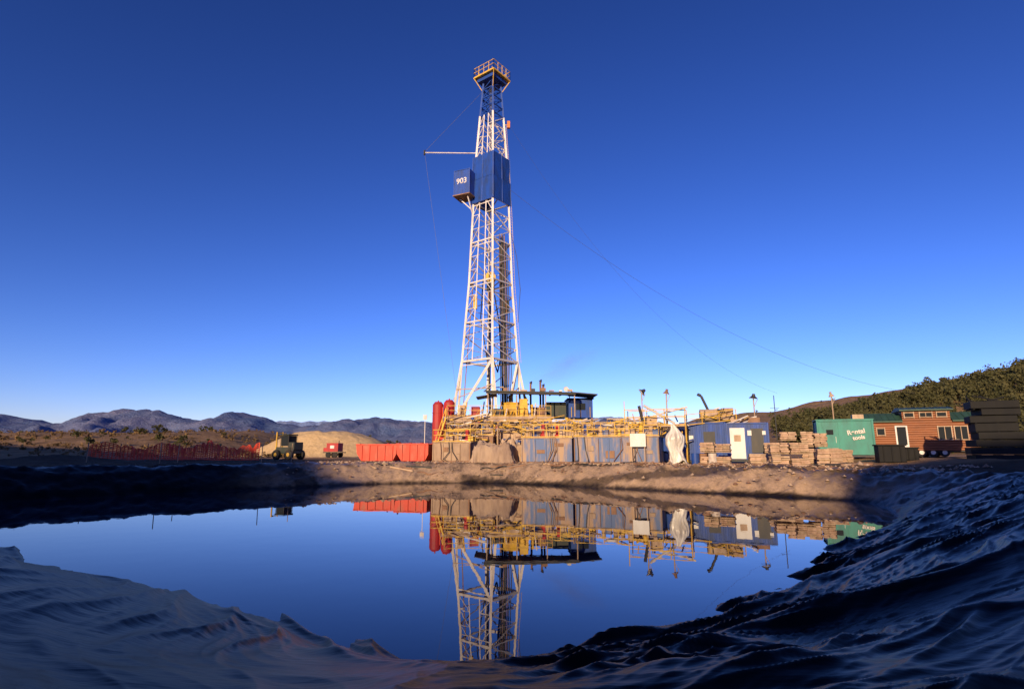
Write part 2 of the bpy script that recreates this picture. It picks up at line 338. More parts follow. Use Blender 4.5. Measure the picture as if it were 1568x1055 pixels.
# sand mound
a=np.linspace(0,2*np.pi,120,endpoint=False); r=np.linspace(0,1,44)
RR,AA=np.meshgrid(r,a,indexing='ij'); xx=-31+RR*np.cos(AA)*17; yy=98+RR*np.sin(AA)*12
zz=base(xx,yy)-.25+4.3*(1-ss(.2,1,RR+.12*perlin(np.cos(AA)*1.5+4,np.sin(AA)*1.5)*RR))+.5*fbm(xx*.22,yy*.22,5)*(1-RR)
i=np.arange(43)[:,None]; j=np.arange(120)[None]; jn=(j+1)%120
npmesh('sand_mound',np.stack([xx,yy,zz],-1).reshape(-1,3),np.stack([i*120+j,(i+1)*120+j,(i+1)*120+jn,i*120+jn],-1).reshape(-1,4),M['sand'])
# rocks/clods on the far bank
bb=B()
n=0
while n<1500:
    x=random.uniform(-16,28);y=random.uniform(30,52); dd=float(sdf(np.array([x]),np.array([y]))[0])
    if dd<.8 or dd>9 or (dd<3 and random.random()<.75): continue
    s=random.uniform(.04,.17)*(1.6 if random.random()<.08 else 1); c=Vector((x,y,bz(x,y)+s*.2+(.08 if dd<4 else 0))); n+=1
    vs=[c+Vector((math.cos(t)*s*random.uniform(.7,1.2),math.sin(t)*s*random.uniform(.7,1.2),random.uniform(-.3,.1)*s)) for t in [k*1.2566 for k in range(5)]]+[c+Vector((0,0,s*.7))]
    bb.add(vs,[(0,1,5),(1,2,5),(2,3,5),(3,4,5),(4,0,5)],random.choice(['tan','mud','rust']))
bb.build('rocks')
# ------------------------------------------------------------ drilling rig
rig=empty('drilling_rig',(-2.5,64,0))
ph=D2R(-38)
wz=[(6,5.0),(12.3,4.5),(21.5,3.55),(31.5,3.0),(37.2,2.65),(42.9,2.05),(47.6,1.5)]
def wd(z): return float(np.interp(z,[a for a,_ in wz],[b for _,b in wz]))
def cor(i,z,s=1):
    w=wd(z)/2*s; c=[(-1,-1),(1,-1),(1,1),(-1,1)][i]
    a=ph; x=c[0]*w; y=c[1]*w
    return Vector((x*math.cos(a)-y*math.sin(a),x*math.sin(a)+y*math.cos(a),z))
mb=B()
lv=[6,9.1,12.3,13.8,15.3,16.8,18.4,20,21.5,23.1,24.7,26.4,28.1,29.8,31.5,34.3,37.2,38.6,40,41.4,42.9]
majors=(12.3,16.8,21.5,26.4,31.5,37.2,42.9)
for i_ in range(4):
    for a,b_ in zip(lv[:-1],lv[1:]):
        mb.beam(cor(i_,a),cor(i_,b_),.16,'white')
for fi in range(4):
    p,q=fi,(fi+1)%4
    for n_,(a,b_) in enumerate(zip(lv[:-1],lv[1:])):
        if a<12.3: continue
        major=a in majors
        if fi==0:
            if major: mb.beam(cor(p,a),cor(q,a),.11,'white'); mb.beam(cor(p,a-.45),cor(q,a-.45),.07,'white')
            m=.34
            pa=cor(p,a).lerp(cor(q,a),m); pb=cor(p,b_).lerp(cor(q,b_),m); qa=cor(q,a).lerp(cor(p,a),m); qb=cor(q,b_).lerp(cor(p,b_),m)
            mb.beam(pa,pb,.07,'white'); mb.beam(qa,qb,.07,'white')
            mb.beam(cor(p,a),pb,.045,'white'); mb.beam(cor(q,a),qb,.045,'white')
            mb.beam(pb,cor(p,b_),.045,'white'); mb.beam(qb,cor(q,b_),.045,'white')
        else:
            if major: mb.beam(cor(p,a),cor(q,a),.11,'white')
            else: mb.beam(cor(p,a),cor(q,a),.045,'white')
            if n_%2: mb.beam(cor(p,a),cor(q,b_),.07,'white')
            else: mb.beam(cor(q,a),cor(p,b_),.07,'white')
    mb.beam(cor(p,6.2),cor(q,6.2),.12,'white')
mb.build('mast_lattice',rig)
mb=B()
for z_ in np.arange(12.5,42,.35):
    a=cor(2,z_,1.06); mb.beam(a+Vector((-.2,.0,0)),a+Vector((.2,0,0)),.018,'tan',3)
for s_ in(-.2,.2): mb.path([cor(2,z_,1.06)+Vector((s_,0,0)) for z_ in(12.3,21.5,31.5,42)],.03,'tan',4)
mb.build('ladder',rig)
mb=B()
lt=[42.9,44.1,45.3,46.5,47.6]
for fi in range(4):
    p,q=fi,(fi+1)%4
    for n_,(a,b_) in enumerate(zip(lt[:-1],lt[1:])):
        mb.beam(cor(p,a),cor(p,b_),.14,'blue'); mb.beam(cor(p,a),cor(q,a),.08,'blue')
        mb.beam(cor(p,a),cor(q,b_),.06,'blue')
mb.box((0,0,47.75),(2.6,2.6,.5),'blue',rz=ph); mb.box((0,0,48.6),(1.6,.9,1.0),'yellow',rz=ph)
mb.beam((-.5,0,48.7),(.5,0,48.7),.75,'yellow',14)
mb.box((0,0,48.05),(3.3,3.3,.12),'yellow',rz=ph)
mb.build('mast_top_section',rig)
mb=B(); c4=[Vector((math.cos(ph)*a-math.sin(ph)*b_,math.sin(ph)*a+math.cos(ph)*b_,48.1)) for a,b_ in((-1.6,-1.6),(1.6,-1.6),(1.6,1.6),(-1.6,1.6))]
for k in range(4):
    mb.rail(c4[k],c4[(k+1)%4],'yellow',h=1.25,sp=.9,r=.04); mb.beam(c4[k]+Vector((0,0,-.05)),cor(k,46.3),.06,'yellow')
mb.beam((0,0,49),(0,0,50),.05,'yellow')
mb.build('crown_platform',rig)
# windwall
mb=B()
for p,q in((0,1),(1,2),(3,0)):
    for s0,s1,zz0,zz1 in((0,.49,31.3,34.2),(.51,1,31.3,34.2),(0,.49,34.3,37.3),(.51,1,34.3,37.3)):
        e=1.13
        v=[cor(p,zz0,e).lerp(cor(q,zz0,e),s0),cor(p,zz0,e).lerp(cor(q,zz0,e),s1),cor(p,zz1,e*1.06).lerp(cor(q,zz1,e*1.06),s1),cor(p,zz1,e*1.06).lerp(cor(q,zz1,e*1.06),s0)]
        off=(v[0]+v[1]+v[2]+v[3])/4; off.z=0; off=off.normalized()*.05
        mb.add([a for a in v]+[a-off for a in v],[(0,1,2,3),(7,6,5,4),(0,4,5,1),(1,5,6,2),(2,6,7,3),(3,7,4,0)],'blue')
    for k in range(3):
        t=(0.02,.5,.98)[k]; a=cor(p,31.3,1.15).lerp(cor(q,31.3,1.15),t); b_=cor(p,37.3,1.22).lerp(cor(q,37.3,1.22),t); mb.beam(a,b_,.05,'blue')
mb.build('windwall',rig)
mb=B()
bc=cor(0,33.7)+Vector((-1.05,-.2,0)); rb=D2R(-24)
Rz=Matrix.Rotation(rb,3,'Z')
mb.box(bc,(2.1,1.9,3.0),'blue',rz=rb)
for sx in(-1,0,1):
    mb.beam(bc+Rz@Vector((sx*1.03,-.97,-1.5)),bc+Rz@Vector((sx*1.03,-.97,1.6 if sx else -1)),.05,'blue')
mb.beam(bc+Rz@Vector((-1.03,-.97,1.52)),bc+Rz@Vector((1.03,-.97,1.52)),.05,'blue')
mb.beam(bc+Rz@Vector((-.8,0,-1.6)),cor(0,30.5),.08,'white'); mb.beam(bc+Rz@Vector((.6,-.6,-1.6)),cor(0,30.0),.08,'white')
mb.box(bc+Rz@Vector((0,0,-1.6)),(2.3,2.1,.12),'rust',rz=rb)
mb.build('monkey_board',rig)
def text(name,body,size,loc,rz,mat,parent):
    cu=bpy.data.curves.new(name,'FONT'); cu.body=body; cu.size=size; cu.align_x='CENTER'; cu.align_y='CENTER'; cu.extrude=.01; cu.offset=.015
    o=bpy.data.objects.new(name,cu); bpy.context.collection.objects.link(o); cu.materials.append(M[mat]); o.location=loc; o.rotation_euler=(math.pi/2,0,rz); o.parent=parent; return o
text('rig_number','903',.95,bc+Rz@Vector((0,-.985,.1)),rb,'white',rig)
mb=B()
for k in range(16):
    a=cor(1,7).lerp(cor(2,7),.35+.03*k); a*=.45+.1*(k%3); a.x+=.4
    t=Vector((a.x*.75+.2,a.y*.7,27.5-.4*(k%4))); mb.beam((a.x*1.2,a.y*1.2,6.2),t,.055,'dark' if k%4 else 'rust',5)
for k in range(6):
    mb.beam((-.3+.11*k,0,22.8),(-.3+.11*k,0,47.6),.022,'cable')
mb.box((0,0,21.8),(.9,.6,2.2),'dark'); mb.beam((0,-.4,22.3),(0,.4,22.3),.62,'yellow',12); mb.box((0,0,20),(.55,.5,1.6),'rust'); mb.beam((0,0,19.2),(0,0,6.5),.09,'dark',6)
mb.box(cor(0,19.3)+Vector((.9,0,0)),(.45,.4,1.7),'yellow'); mb.box(cor(2,18.9)+Vector((-.8,0,0)),(.45,.4,1.5),'yellow')
mb.path([(.5,-.8,20),(1.0,-.9,17),(1.3,-1,13),(.9,-1.1,11),(.2,-1.2,13)],.08,'dark')
mb.path([cor(2,28)+Vector((.1,0,0)),cor(2,25)+Vector((.7,0,0)),cor(2,21)+Vector((.95,0,0)),cor(2,17)+Vector((.4,0,0))],.035,'cable')
mb.beam(cor(0,24)+Vector((.5,.2,0)),cor(0,6)+Vector((.5,.2,0)),.07,'rust'); mb.beam(cor(3,30),cor(3,6)+Vector((.3,0,0)),.08,'tan')
mb.path([cor(3,26)+Vector((-.3,-.4,0)),cor(3,22)+Vector((-.7,-.6,0)),cor(3,18)+Vector((-.9,-.5,0)),cor(3,14)+Vector((-.2,-.5,0)),cor(3,10)+Vector((.3,-.5,0))],.07,'dark')
mb.box(cor(2,41.7)+Vector((.55,0,.3)),(.35,.35,.9),'orange'); mb.beam(cor(2,42),cor(2,42)+Vector((.8,0,0)),.04,'yellow')
mb.build('travelling_block_and_pipe',rig)
mb=B()
fl_z=6.0
for (i_,bx,by) in((0,-4.1,-.6),(1,-3.3,-3.4),(1,.9,-4.2),(2,4.4,.6),(2,2.0,-2.2),(3,0,4.3)):
    mb.beam(cor(i_,12.3),(bx,by,fl_z),.19,'white'); mb.beam(cor(i_,9.5),(bx*.98,by*.98,8),.07,'tan')
mb.beam((-4.1,-.6,fl_z+.2),(-3.3,-3.4,fl_z+.2),.12,'white')
mb.beam((2,-2.2,fl_z+1.6),(4.4,.6,fl_z+1.6),.1,'rust')
for fi in range(4): mb.beam(cor(fi,12.3),cor((fi+1)%4,12.3),.16,'white')
mb.beam((-3.6,-2,9),(1.6,-2.6,9.2),.08,'tan'); mb.beam((-.5,-3.6,8.6),(1.8,-3,10.6),.07,'dark')
mb.build('a_frame',rig)
mb=B()
X0,X1,Y0,Y1=-4.2,6.5,-5,5
for x in np.linspace(X0,X1,5):
    for y in(Y0,0,Y1): mb.beam((x,y,G-.1),(x,y,5.6),.17,'tan' if y<0 else 'rust')
for y in(Y0,Y1):
    mb.beam((X0,y,G+.2),(X1,y,G+.2),.22,'rust'); mb.beam((X0,y,5.5),(X1,y,5.5),.25,'tan')
    xs=np.linspace(X0,X1,5)
    for k in range(4): mb.beam((xs[k],y,G+.2 if k%2 else 5.4),(xs[k+1],y,5.4 if k%2 else G+.2),.1,'tan')
mb.box(((X0+X1)/2,0,5.78),(X1-X0+.6,10.6,.22),'tan')
mb.build('substructure',rig)
mb=B()
mb.rail((X0,Y0-.2,5.9),(X1,Y0-.2,5.9)); mb.rail((X0,Y0,5.9),(X0,Y1,5.9)); 
mb.rail((2,Y0-1.4,4.4),(9.5,Y0-1.4,4.4)); mb.box((5.8,Y0-.9,4.35),(7.6,1.3,.12),'tan')
mb.rail((9.5,Y0-1.4,3.6),(15,Y0-2.4,3.6)); mb.box((12.2,Y0-1.4,3.55),(5.4,1.3,.12),'tan')
mb.stair((-5.6,-5.6,G),(-4.3,-5.4,5.7),.9,'yellow'); mb.stair((11.8,-6,G+.4),(8.6,-6,4.4),.9,'yellow')
mb.stair((3.4,-6.8,G+1.4),(5.6,-6.8,4.4),.8,'yellow'); mb.stair((-2.8,-7,G+1),(-.6,-6,5.6),.8,'yellow')
mb.build('walkways_and_stairs',rig)
mb=B()
mb.box((3.0,-2.5,6.7),(2.2,2,1.6),'yellow'); mb.beam((1.6,-3.2,6.7),(3.4,-3.2,6.7),.8,'yellow',14); mb.box((3.7,-3.8,6.3),(.9,.8,3.0),'yellow')
mb.box((5.2,-3.4,6.4),(1.5,1.2,1.1),'rust'); mb.box((1.0,-4.1,6.3),(1.2,.6,.9),'dark'); mb.box((-1.3,-4.2,6.4),(.9,.8,1.1),'dred')
mb.box((-2.7,-3.8,6.5),(.6,.6,1.3),'tan'); mb.beam((4.6,-4.4,5.9),(4.6,-4.4,7.2),.12,'yellow',6)
for k in range(14): mb.beam((-3+k*.6,-4.6,5.9),(-2.8+k*.6,-4.3,6.9+.6*math.sin(k*2)),.08,['tan','yellow','rust','white','dark'][k%5],6)
mb.build('drawworks',rig,bevel=.04)
mb=B()
mb.box((9.9,-.8,6.9),(2.6,3.4,2.0),'blue'); mb.box((9.9,-2.54,7.1),(1.0,.04,.7),'glass'); mb.box((9.9,-.8,7.97),(2.9,3.8,.1),'dgreen')
for k in range(3): mb.box((8.9+k,-2.53,6.5),(.06,.05,1.1),'yellow')
for x_ in(8.7,11.1): mb.beam((x_,-2.4,G),(x_,-2.4,5.9),.12,'rust')
mb.box((7.3,-.5,6.8),(2.2,2.6,1.7),'dgreen')
mb.build('doghouse',rig,bevel=.03)
mb=B()
mb.box((4.4,-2.2,8.6),(9.4,5.6,.10),'dgreen',rx=D2R(3),ry=D2R(1.2)); mb.box((-.2,-2.9,8.15),(2.2,3,.08),'dark',ry=D2R(-10)); mb.box((10.1,-2.4,8.35),(2.8,4.0,.10),'dgreen',ry=D2R(5))
for k in range(9): mb.beam((-.1+k*1.14,-4.95,8.38-.02*k),(-.1+k*1.14,.5,8.7-.02*k),.06,'rust')
for x_ in(0,3,6,9): mb.beam((x_,-4.8,5.9),(x_,-4.8,8.4),.07,'tan'); mb.beam((x_,.2,5.9),(x_,.2,8.6),.07,'tan')
mb.beam((-.2,-5,8.35),(9.1,-5,8.2),.09,'dark')
for k in range(9): mb.box((.8+k*1.0,-2.5+random.uniform(-1,1),8.85),(random.uniform(.3,.8),.5,random.uniform(.1,.35)),random.choice(['tan','rust','dark','white']))
mb.build('canopy',rig)
mb=B()
for x_,h in((4.6,9.9),(5.7,10.1),(6.0,9.6)):
    mb.beam((x_,0,7),(x_,0,h),.12,'rust',8); mb.beam((x_,0,h),(x_+.15,0,h+.25),.2,'dark',8,.05)
mb.beam((8.5,-1,8.4),(8.5,-1,9.1),.04,'tan'); mb.beam((8.5,-1.3,9.1),(8.5,-.8,9.2),.28,'white',10)
mb.build('exhaust_stacks',rig)
mb=B()
cols=['tan','rust','yellow','mud','dark','white','dred','blue','yellow','bluetank']
for k in range(480):
    x=random.uniform(-4.5,15); y=random.uniform(-8.5,-4.8); z=random.uniform(G+.3,5.6 if x<9 else 4.6); L=random.uniform(.6,2.4); c=random.choice(cols)
    t=random.random()
    if t<.4: mb.beam((x,y,z),(x+L,y+random.uniform(-.3,.3),z+random.uniform(-.7,.7)),random.uniform(.03,.10),c,7)
    elif t<.7: mb.beam((x,y,G),(x,y,z),random.uniform(.03,.08),c,6); mb.beam((x,y,z-.1),(x,y,z+.1),.18,random.choice(cols),8)
    elif t<.85: mb.box((x,y,z*.6+.5),(random.uniform(.2,.9),random.uniform(.3,.9),random.uniform(.2,.8)),c,rz=random.uniform(-.3,.3))
    else: mb.path([(x,y,z),(x+.4,y-.2,z-.6),(x+1.0,y,z-.9),(x+1.6,y+.1,z-.3)],.06,random.choice(['dark','mud']),6)
mb.build('pipework',rig)
mb=B()
mb.beam((-8.1,-.5,37.9),(-1.2,0,38.1),.075,'white',6); mb.beam((-8.1,-.5,37.6),(-8.1,-.5,38.2),.12,'dark',6)
mb.beam((-8.1,-.5,38),(-1.1,0,46.5),.016,'cable'); mb.beam((-8.1,-.5,38),(-3.4,-1,7),.016,'cable')
def cat(p,q,sag,r,n=36):
    p=Vector(p);q=Vector(q); pts=[]
    for k in range(n+1):
        t=k/n; a=p.lerp(q,t); a.z-=sag*4*t*(1-t); pts.append(a)
    mb.path(pts,r,'cable',4)
cat((1.5,0,34),(60,17,10.5),4.6,.015); cat((1.5,0,43),(38,12,10),6,.009)
mb.build('guy_lines',rig)
# exhaust smoke: a thin drifting wisp
m=bpy.data.materials.new('thin_exhaust_smoke'); m.use_nodes=True; nt=m.node_tree; nt.nodes.clear()
out=nt.nodes.new('ShaderNodeOutputMaterial'); pv=nt.nodes.new('ShaderNodeVolumePrincipled'); nt.links.new(pv.outputs[0],out.inputs['Volume'])
pv.inputs['Color'].default_value=(.62,.60,.62,1)
tc=nt.nodes.new('ShaderNodeTexCoord'); ln=nt.nodes.new('ShaderNodeVectorMath'); ln.operation='LENGTH'; nt.links.new(tc.outputs['Object'],ln.inputs[0])
mr=nt.nodes.new('ShaderNodeMapRange'); mr.inputs['From Min'].default_value=1; mr.inputs['From Max'].default_value=.1; mr.inputs['To Min'].default_value=0; mr.inputs['To Max'].default_value=1; nt.links.new(ln.outputs['Value'],mr.inputs['Value'])
nn=nt.nodes.new('ShaderNodeTexNoise'); nn.inputs['Scale'].default_value=1.8; nn.inputs['Detail'].default_value=4; nt.links.new(tc.outputs['Object'],nn.inputs['Vector'])
m2=nt.nodes.new('ShaderNodeMapRange'); m2.inputs['From Min'].default_value=.36; m2.inputs['From Max'].default_value=.75; m2.inputs['To Max'].default_value=.26; nt.links.new(nn.outputs['Fac'],m2.inputs['Value'])
mm=nt.nodes.new('ShaderNodeMath'); mm.operation='MULTIPLY'; nt.links.new(mr.outputs[0],mm.inputs[0]); nt.links.new(m2.outputs[0],mm.inputs[1]); nt.links.new(mm.outputs[0],pv.inputs['Density'])
M['smoke']=m
mb=B(); vs=[];fs=[]; n1,n2=10,16
for i in range(n1+1):
    for j in range(n2): t=math.pi*i/n1; a=2*math.pi*j/n2; vs.append((math.sin(t)*math.cos(a),math.sin(t)*math.sin(a),math.cos(t)))
for i in range(n1):
    for j in range(n2): fs.append((i*n2+j,(i+1)*n2+j,(i+1)*n2+(j+1)%n2,i*n2+(j+1)%n2))
mb.add(vs,fs,'smoke'); o=mb.build('exhaust_smoke'); o.location=(6.0,64,11.8); o.scale=(5.0,2.0,1.7); o.rotation_euler=(0,D2R(-24),0)
# ------------------------------------------------------------ red separator tanks
e=empty('red_separator_tank',(-7.2,60,G))
mb=B()
for x_,h in((-.56,6.2),(.6,6.4)):
    mb.beam((x_,0,.9),(x_,0,h-.4),.57,'dred',24); mb.beam((x_,0,h-.4),(x_,0,h-.1),.57,'dred',24,.34); mb.beam((x_,0,h-.1),(x_,0,h+.05),.08,'dred',8)
    for z_ in(1.6,3.4,4.9): mb.beam((x_,0,z_),(x_,0,z_+.08),.60,'dred',24)
    for a in range(4): mb.beam((x_+.42*math.cos(a*1.57+.7),.42*math.sin(a*1.57+.7),0),(x_+.42*math.cos(a*1.57+.7),.42*math.sin(a*1.57+.7),1),.06,'dred')
mb.beam((0,-.62,1),(0,-.62,5.5),.06,'red',8)
mb.beam((-1.9,0,0),(-1.9,0,4.4),.04,'white'); mb.box((-1.9,-.05,4.5),(.4,.1,.5),'white')
mb.build('vessels',e,smooth=False)
mb=B()
for k in range(110):
    x=random.uniform(-1.2,4.4); y=random.uniform(-3.2,-1.0); z=random.uniform(.3,3.0)*(1 if x>1 else .7); c=random.choice(['dred','red','red','rust','tan','mud'])
    if k%3==0: mb.beam((x,y,z),(x+random.uniform(.8,2.2),y,z+random.uniform(-.3,.3)),.08,c,8)
    elif k%3==1: mb.beam((x,y,0),(x,y,z+.4),.06,c,6); mb.beam((x-.25,y,z+.4),(x+.25,y,z+.4),.14,c,8)
    else: mb.box((x,y,z*.7),(random.uniform(.3,.8),.5,random.uniform(.3,.7)),c,rz=random.uniform(-.4,.4))
mb.build('manifold_pipes',e,bevel=0)
# ------------------------------------------------------------ red skips
def skip(loc,L,h,rz,k='red'):
    e=empty('red_waste_skip',loc,rz); mb=B(); w=2.2; t=.07
    prof=[(-L/2,h),(-L/2+.1,.75),(-L/2+.55,.1),(L/2-.3,.1),(L/2,.7),(L/2,h)]
    for sy in(-1,1):
        y=sy*w/2; vs=[(p[0],y,p[1]) for p in prof]+[(p[0],y-sy*t,p[1]) for p in prof]
        fs=[(0,1,2,3,4,5),(11,10,9,8,7,6)]+[(i,(i+1)%6,6+(i+1)%6,6+i) for i in range(6)]; mb.add(vs,fs,k)
        n=int(L/.75)
        for q in range(n): x=-L/2+.6+q*(L-.95)/(n-1); mb.beam((x,y+sy*.05,.15),(x,y+sy*.05,h-.05),.06,k)
        mb.beam((-L/2,y+sy*.02,h),(L/2,y+sy*.02,h),.08,k)
    for a,b_ in zip(prof[:-1],prof[1:]):
        mb.add([(a[0],-w/2,a[1]),(a[0],w/2,a[1]),(b_[0],w/2,b_[1]),(b_[0],-w/2,b_[1])],[(0,1,2,3)],k)
    mb.build('hull',e)
    mb=B(); 
    for q in(-.3,.3): mb.box((q*L,0,.05),(.2,2,.14),'dark')
    V_=[];n=14
    for i in range(n):
        for j in range(5): V_.append((-L/2+.1+i*(L-.2)/(n-1),-w/2+.1+j*(w-.2)/4,h*.9+.3*math.sin(i*1.3)*math.cos(j)+random.uniform(-.12,.12)))
    mb.add(V_,[(i*5+j,(i+1)*5+j,(i+1)*5+j+1,i*5+j+1) for i in range(n-1) for j in range(4)],'dred'); mb.build('skids_and_load',e)
skip((-12.7,55.6,G+.02),3.9,1.6,D2R(-6)); skip((-9.1,54.6,G+.02),3.1,1.65,D2R(-8))
# ------------------------------------------------------------ mud tanks
def tank(name,p0,p1,w,h,k,z0,rails=True,rib=.9):
    p0=Vector((*p0,0));p1=Vector((*p1,0)); L=(p1-p0).length; c=(p0+p1)/2; a=math.atan2(p1.y-p0.y,p1.x-p0.x)
    e=empty(name,(c.x,c.y,z0),a); mb=B()
    mb.box((0,w/2,h/2+.15),(L,w,h-.02),k)
    mb.box((0,w/2,.08),(L+.2,w+.1,.16),'rust'); mb.box((0,w/2,h+.18),(L+.14,w+.14,.08),'tan')
    n=int(L/rib)
    for i in range(n+1): mb.box((-L/2+.05+i*(L-.1)/n+(random.uniform(-.12,.12) if 0<i<n else 0),-.04,h/2+.12),(random.choice([.05,.08,.12]),.08,h-.12),random.choice([k,k,k,'rust','mud']))
    for i in range(int(L/1.6)):
        x=random.uniform(-L/2+.5,L/2-.5); mb.box((x,-.03,random.uniform(.6,h-.3)),(random.uniform(.3,.8),.06,random.uniform(.2,.6)),random.choice(['mud','tan',k,'rust']))
    mb.build('hull',e,bevel=.02)
    if rails:
        mb=B(); mb.rail((-L/2,0,h+.22),(L/2,0,h+.22)); mb.rail((-L/2,w,h+.22),(L/2,w,h+.22))
        mb.rail((-L/2,0,h+.22),(-L/2,w,h+.22)); mb.rail((L/2,0,h+.22),(L/2,w,h+.22)); mb.build('handrails',e)
        mb=B()
        for i in range(int(L/1.1)):
            x=-L/2+.7+i*1.1+random.uniform(-.3,.3); y=w*random.uniform(.3,.6)
            c_=random.choice(['tan','mud','yellow','tan','dred','blue'])
            mb.beam((x,y,h+.2),(x,y,h+.5),.26,c_,10); mb.beam((x,y,h+.5),(x,y,h+random.uniform(.9,1.4)),.17,c_,10); mb.box((x+.4,y,h+.5),(.5,.4,.5),random.choice(['tan','rust','yellow','bluetank']))
        for i in range(int(L*2.2)):
            x=random.uniform(-L/2,L/2-1); y=random.uniform(.1,w-.2); z=h+random.uniform(.3,1.3)
            mb.beam((x,y,z),(x+random.uniform(.4,1.6),y+random.uniform(-.3,.3),z+random.uniform(-.3,.5)),random.uniform(.03,.08),random.choice(['tan','rust','yellow','mud','white']),6)
        for q in range(int(L)):
            x=random.uniform(-L/2,L/2); mb.path([(x,-.1,h+.2),(x+.1,-.14,h*.6),(x+random.uniform(-.6,.6),-.2,.3),(x+random.uniform(-.8,.8),-.7,.02)],.035,random.choice(['dark','mud','rust']),5)
        mb.build('agitators_and_pipes',e)
    return e,L
tank('mud_tank',(-7.2,52.6),(-3.7,51.5),2.4,1.6,'mud',G)
tank('mud_tank',(.8,48.4),(4.9,47.2),2.4,1.9,'bluetank',G)
tank('mud_tank',(5.05,47.0),(11.3,44.4),2.4,1.95,'bluetank',G)
tank('shaker_tank',(-2.5,57.5),(7.5,54.5),2.4,2.6,'tan',G)
tank('shaker_tank',(-6.3,56),(-1.8,55.6),2.2,2.3,'rust',G)
tank('water_tank',(8.8,53),(13.5,51),2.4,2.6,'bluetank',G)
e=empty('white_sign',(9.75,44.6,G),D2R(-22)); mb=B(); mb.box((0,-.1,1.85),(1.2,.05,1.0),'signw'); mb.beam((-.5,-.05,0),(-.5,-.05,2.3),.04,'tan'); mb.beam((.5,-.05,0),(.5,-.05,2.3),.04,'tan'); mb.build('panel',e)
def drape(name,loc,rz,sx,sy,h,mat,seed,amp=.15):
    n=60; a=np.linspace(-1,1,n); U_,V_=np.meshgrid(a,a,indexing='ij')
    r=np.maximum(np.abs(U_),np.abs(V_)); prof=1-ss(.68,.93,r+.05*perlin(U_*3,V_*3))
    z=h*prof*(.80+.3*fbm(U_*1.3+seed,V_*1.3,3))+.10*crease(U_*3+seed+V_,V_*2,.15)*(.4+prof)+.05*fbm(U_*7+seed,V_*7,3)
    x=U_*sx/2*(1+.06*perlin(V_*5+seed,z*2)); y=V_*sy/2*(1+.06*perlin(U_*6,z+seed))
    x=x+amp*perlin(V_*4,U_*2+seed)*(1-prof); y=y+amp*2*perlin(U_*7+seed,V_*2)*(1-prof)
    i=np.arange(n-1)[:,None]; j=np.arange(n-1)[None]
    o=npmesh(name,np.stack([x,y,z],-1).reshape(-1,3),np.stack([i*n+j,(i+1)*n+j,(i+1)*n+j+1,i*n+j+1],-1).reshape(-1,4),M[mat])
    o.location=loc; o.rotation_euler=(0,0,rz); return o
drape('tarp_covered_load',(-1.5,50.0,G-.1),D2R(-14),4.4,3,1.9,'mud',1.2)
drape('tarp_covered_load',(.1,51.4,G-.1),D2R(-10),2.8,2.4,2.2,'tan',4.2)
e=empty('tank_walkway',(0,0,0)); mb=B()
P0=Vector((9.2,46.8,4.4)); P1=Vector((13.6,45.0,4.4)); P2=Vector((18.6,47.5,4.9))
mb.rail(P0,P1,h=1.3,sp=1.5,r=.045); mb.rail(P0+Vector((.6,1.6,0)),P1+Vector((.6,1.6,0)),h=1.3,sp=1.5,r=.045)
mb.rail(P1+Vector((.5,1.8,0)),P2,h=.9,sp=1.4,r=.04)
mb.box((P0+P1)/2+Vector((.3,.8,-.05)),(4.9,1.7,.1),'tan',rz=-.39)
for a in(P0,P1,P0.lerp(P1,.5)): mb.beam(Vector((a.x,a.y,G)),a,.07,'yellow'); mb.beam(Vector((a.x+.6,a.y+1.6,G)),a+Vector((.6,1.6,0)),.07,'yellow')
mb.beam(P0+Vector((0,0,1.3)),P0+Vector((0,0,2)),.04,'yellow')
mb.beam((10.6,45.9,6),(13.2,46.5,4.6),.10,'white',8); mb.beam((11.4,46.2,5.2),(14.2,46.3,5.9),.08,'white',8)
mb.beam((10.6,46.3,4.5),(10.3,46.3,6.0),.12,'dark',8); mb.box((11.3,46.6,4.8),(.8,.7,.8),'tan')
for k in range(50):
    x=random.uniform(9.5,14); y=45.5+random.uniform(-.3,1.6); z=random.uniform(2,5.2); mb.beam((x,y,z),(x+random.uniform(-.8,1),y,z+random.uniform(-.6,.6)),random.uniform(.03,.08),random.choice(['tan','rust','yellow','white','blue']),6)
mb.box((12.6,46.2,2.9),(1.2,.9,1.0),'blue'); mb.box((11.3,45.6,2.6),(.6,.6,1.6),'mud')
mb.build('frame_and_rails',e)
n=70;m_=54
t=np.linspace(0,1,n); a=np.linspace(0,2*np.pi,m_,endpoint=False); T,Aa=np.meshgrid(t,a,indexing='ij')
cx_,sx_=np.cos(Aa)*1.8,np.sin(Aa)*1.8
rad=.10+.42*ss(0,.4,T)-.15*ss(.45,.7,T)+.12*ss(.75,1,T)+.16*(crease(cx_*1.4+3,sx_*1.4+T*.8,.25)-.4)*ss(0,.3,T)+.10*perlin(cx_*2.4,sx_*2.4+T*3)
x=12.25+np.cos(Aa)*rad*1.25+.25*(T-.5)+.15*perlin(T*2.5,T*0); y=43.3+np.sin(Aa)*rad*.7; z=4.4-2.95*T+.35*perlin(cx_*.9,sx_*.9)*T
i=np.arange(n-1)[:,None]; j=np.arange(m_)[None]; jn=(j+1)%m_
npmesh('white_plastic_sheet',np.stack([x,y,z],-1).reshape(-1,3),np.stack([i*m_+j,(i+1)*m_+j,(i+1)*m_+jn,i*m_+jn],-1).reshape(-1,4),M['sheet'])
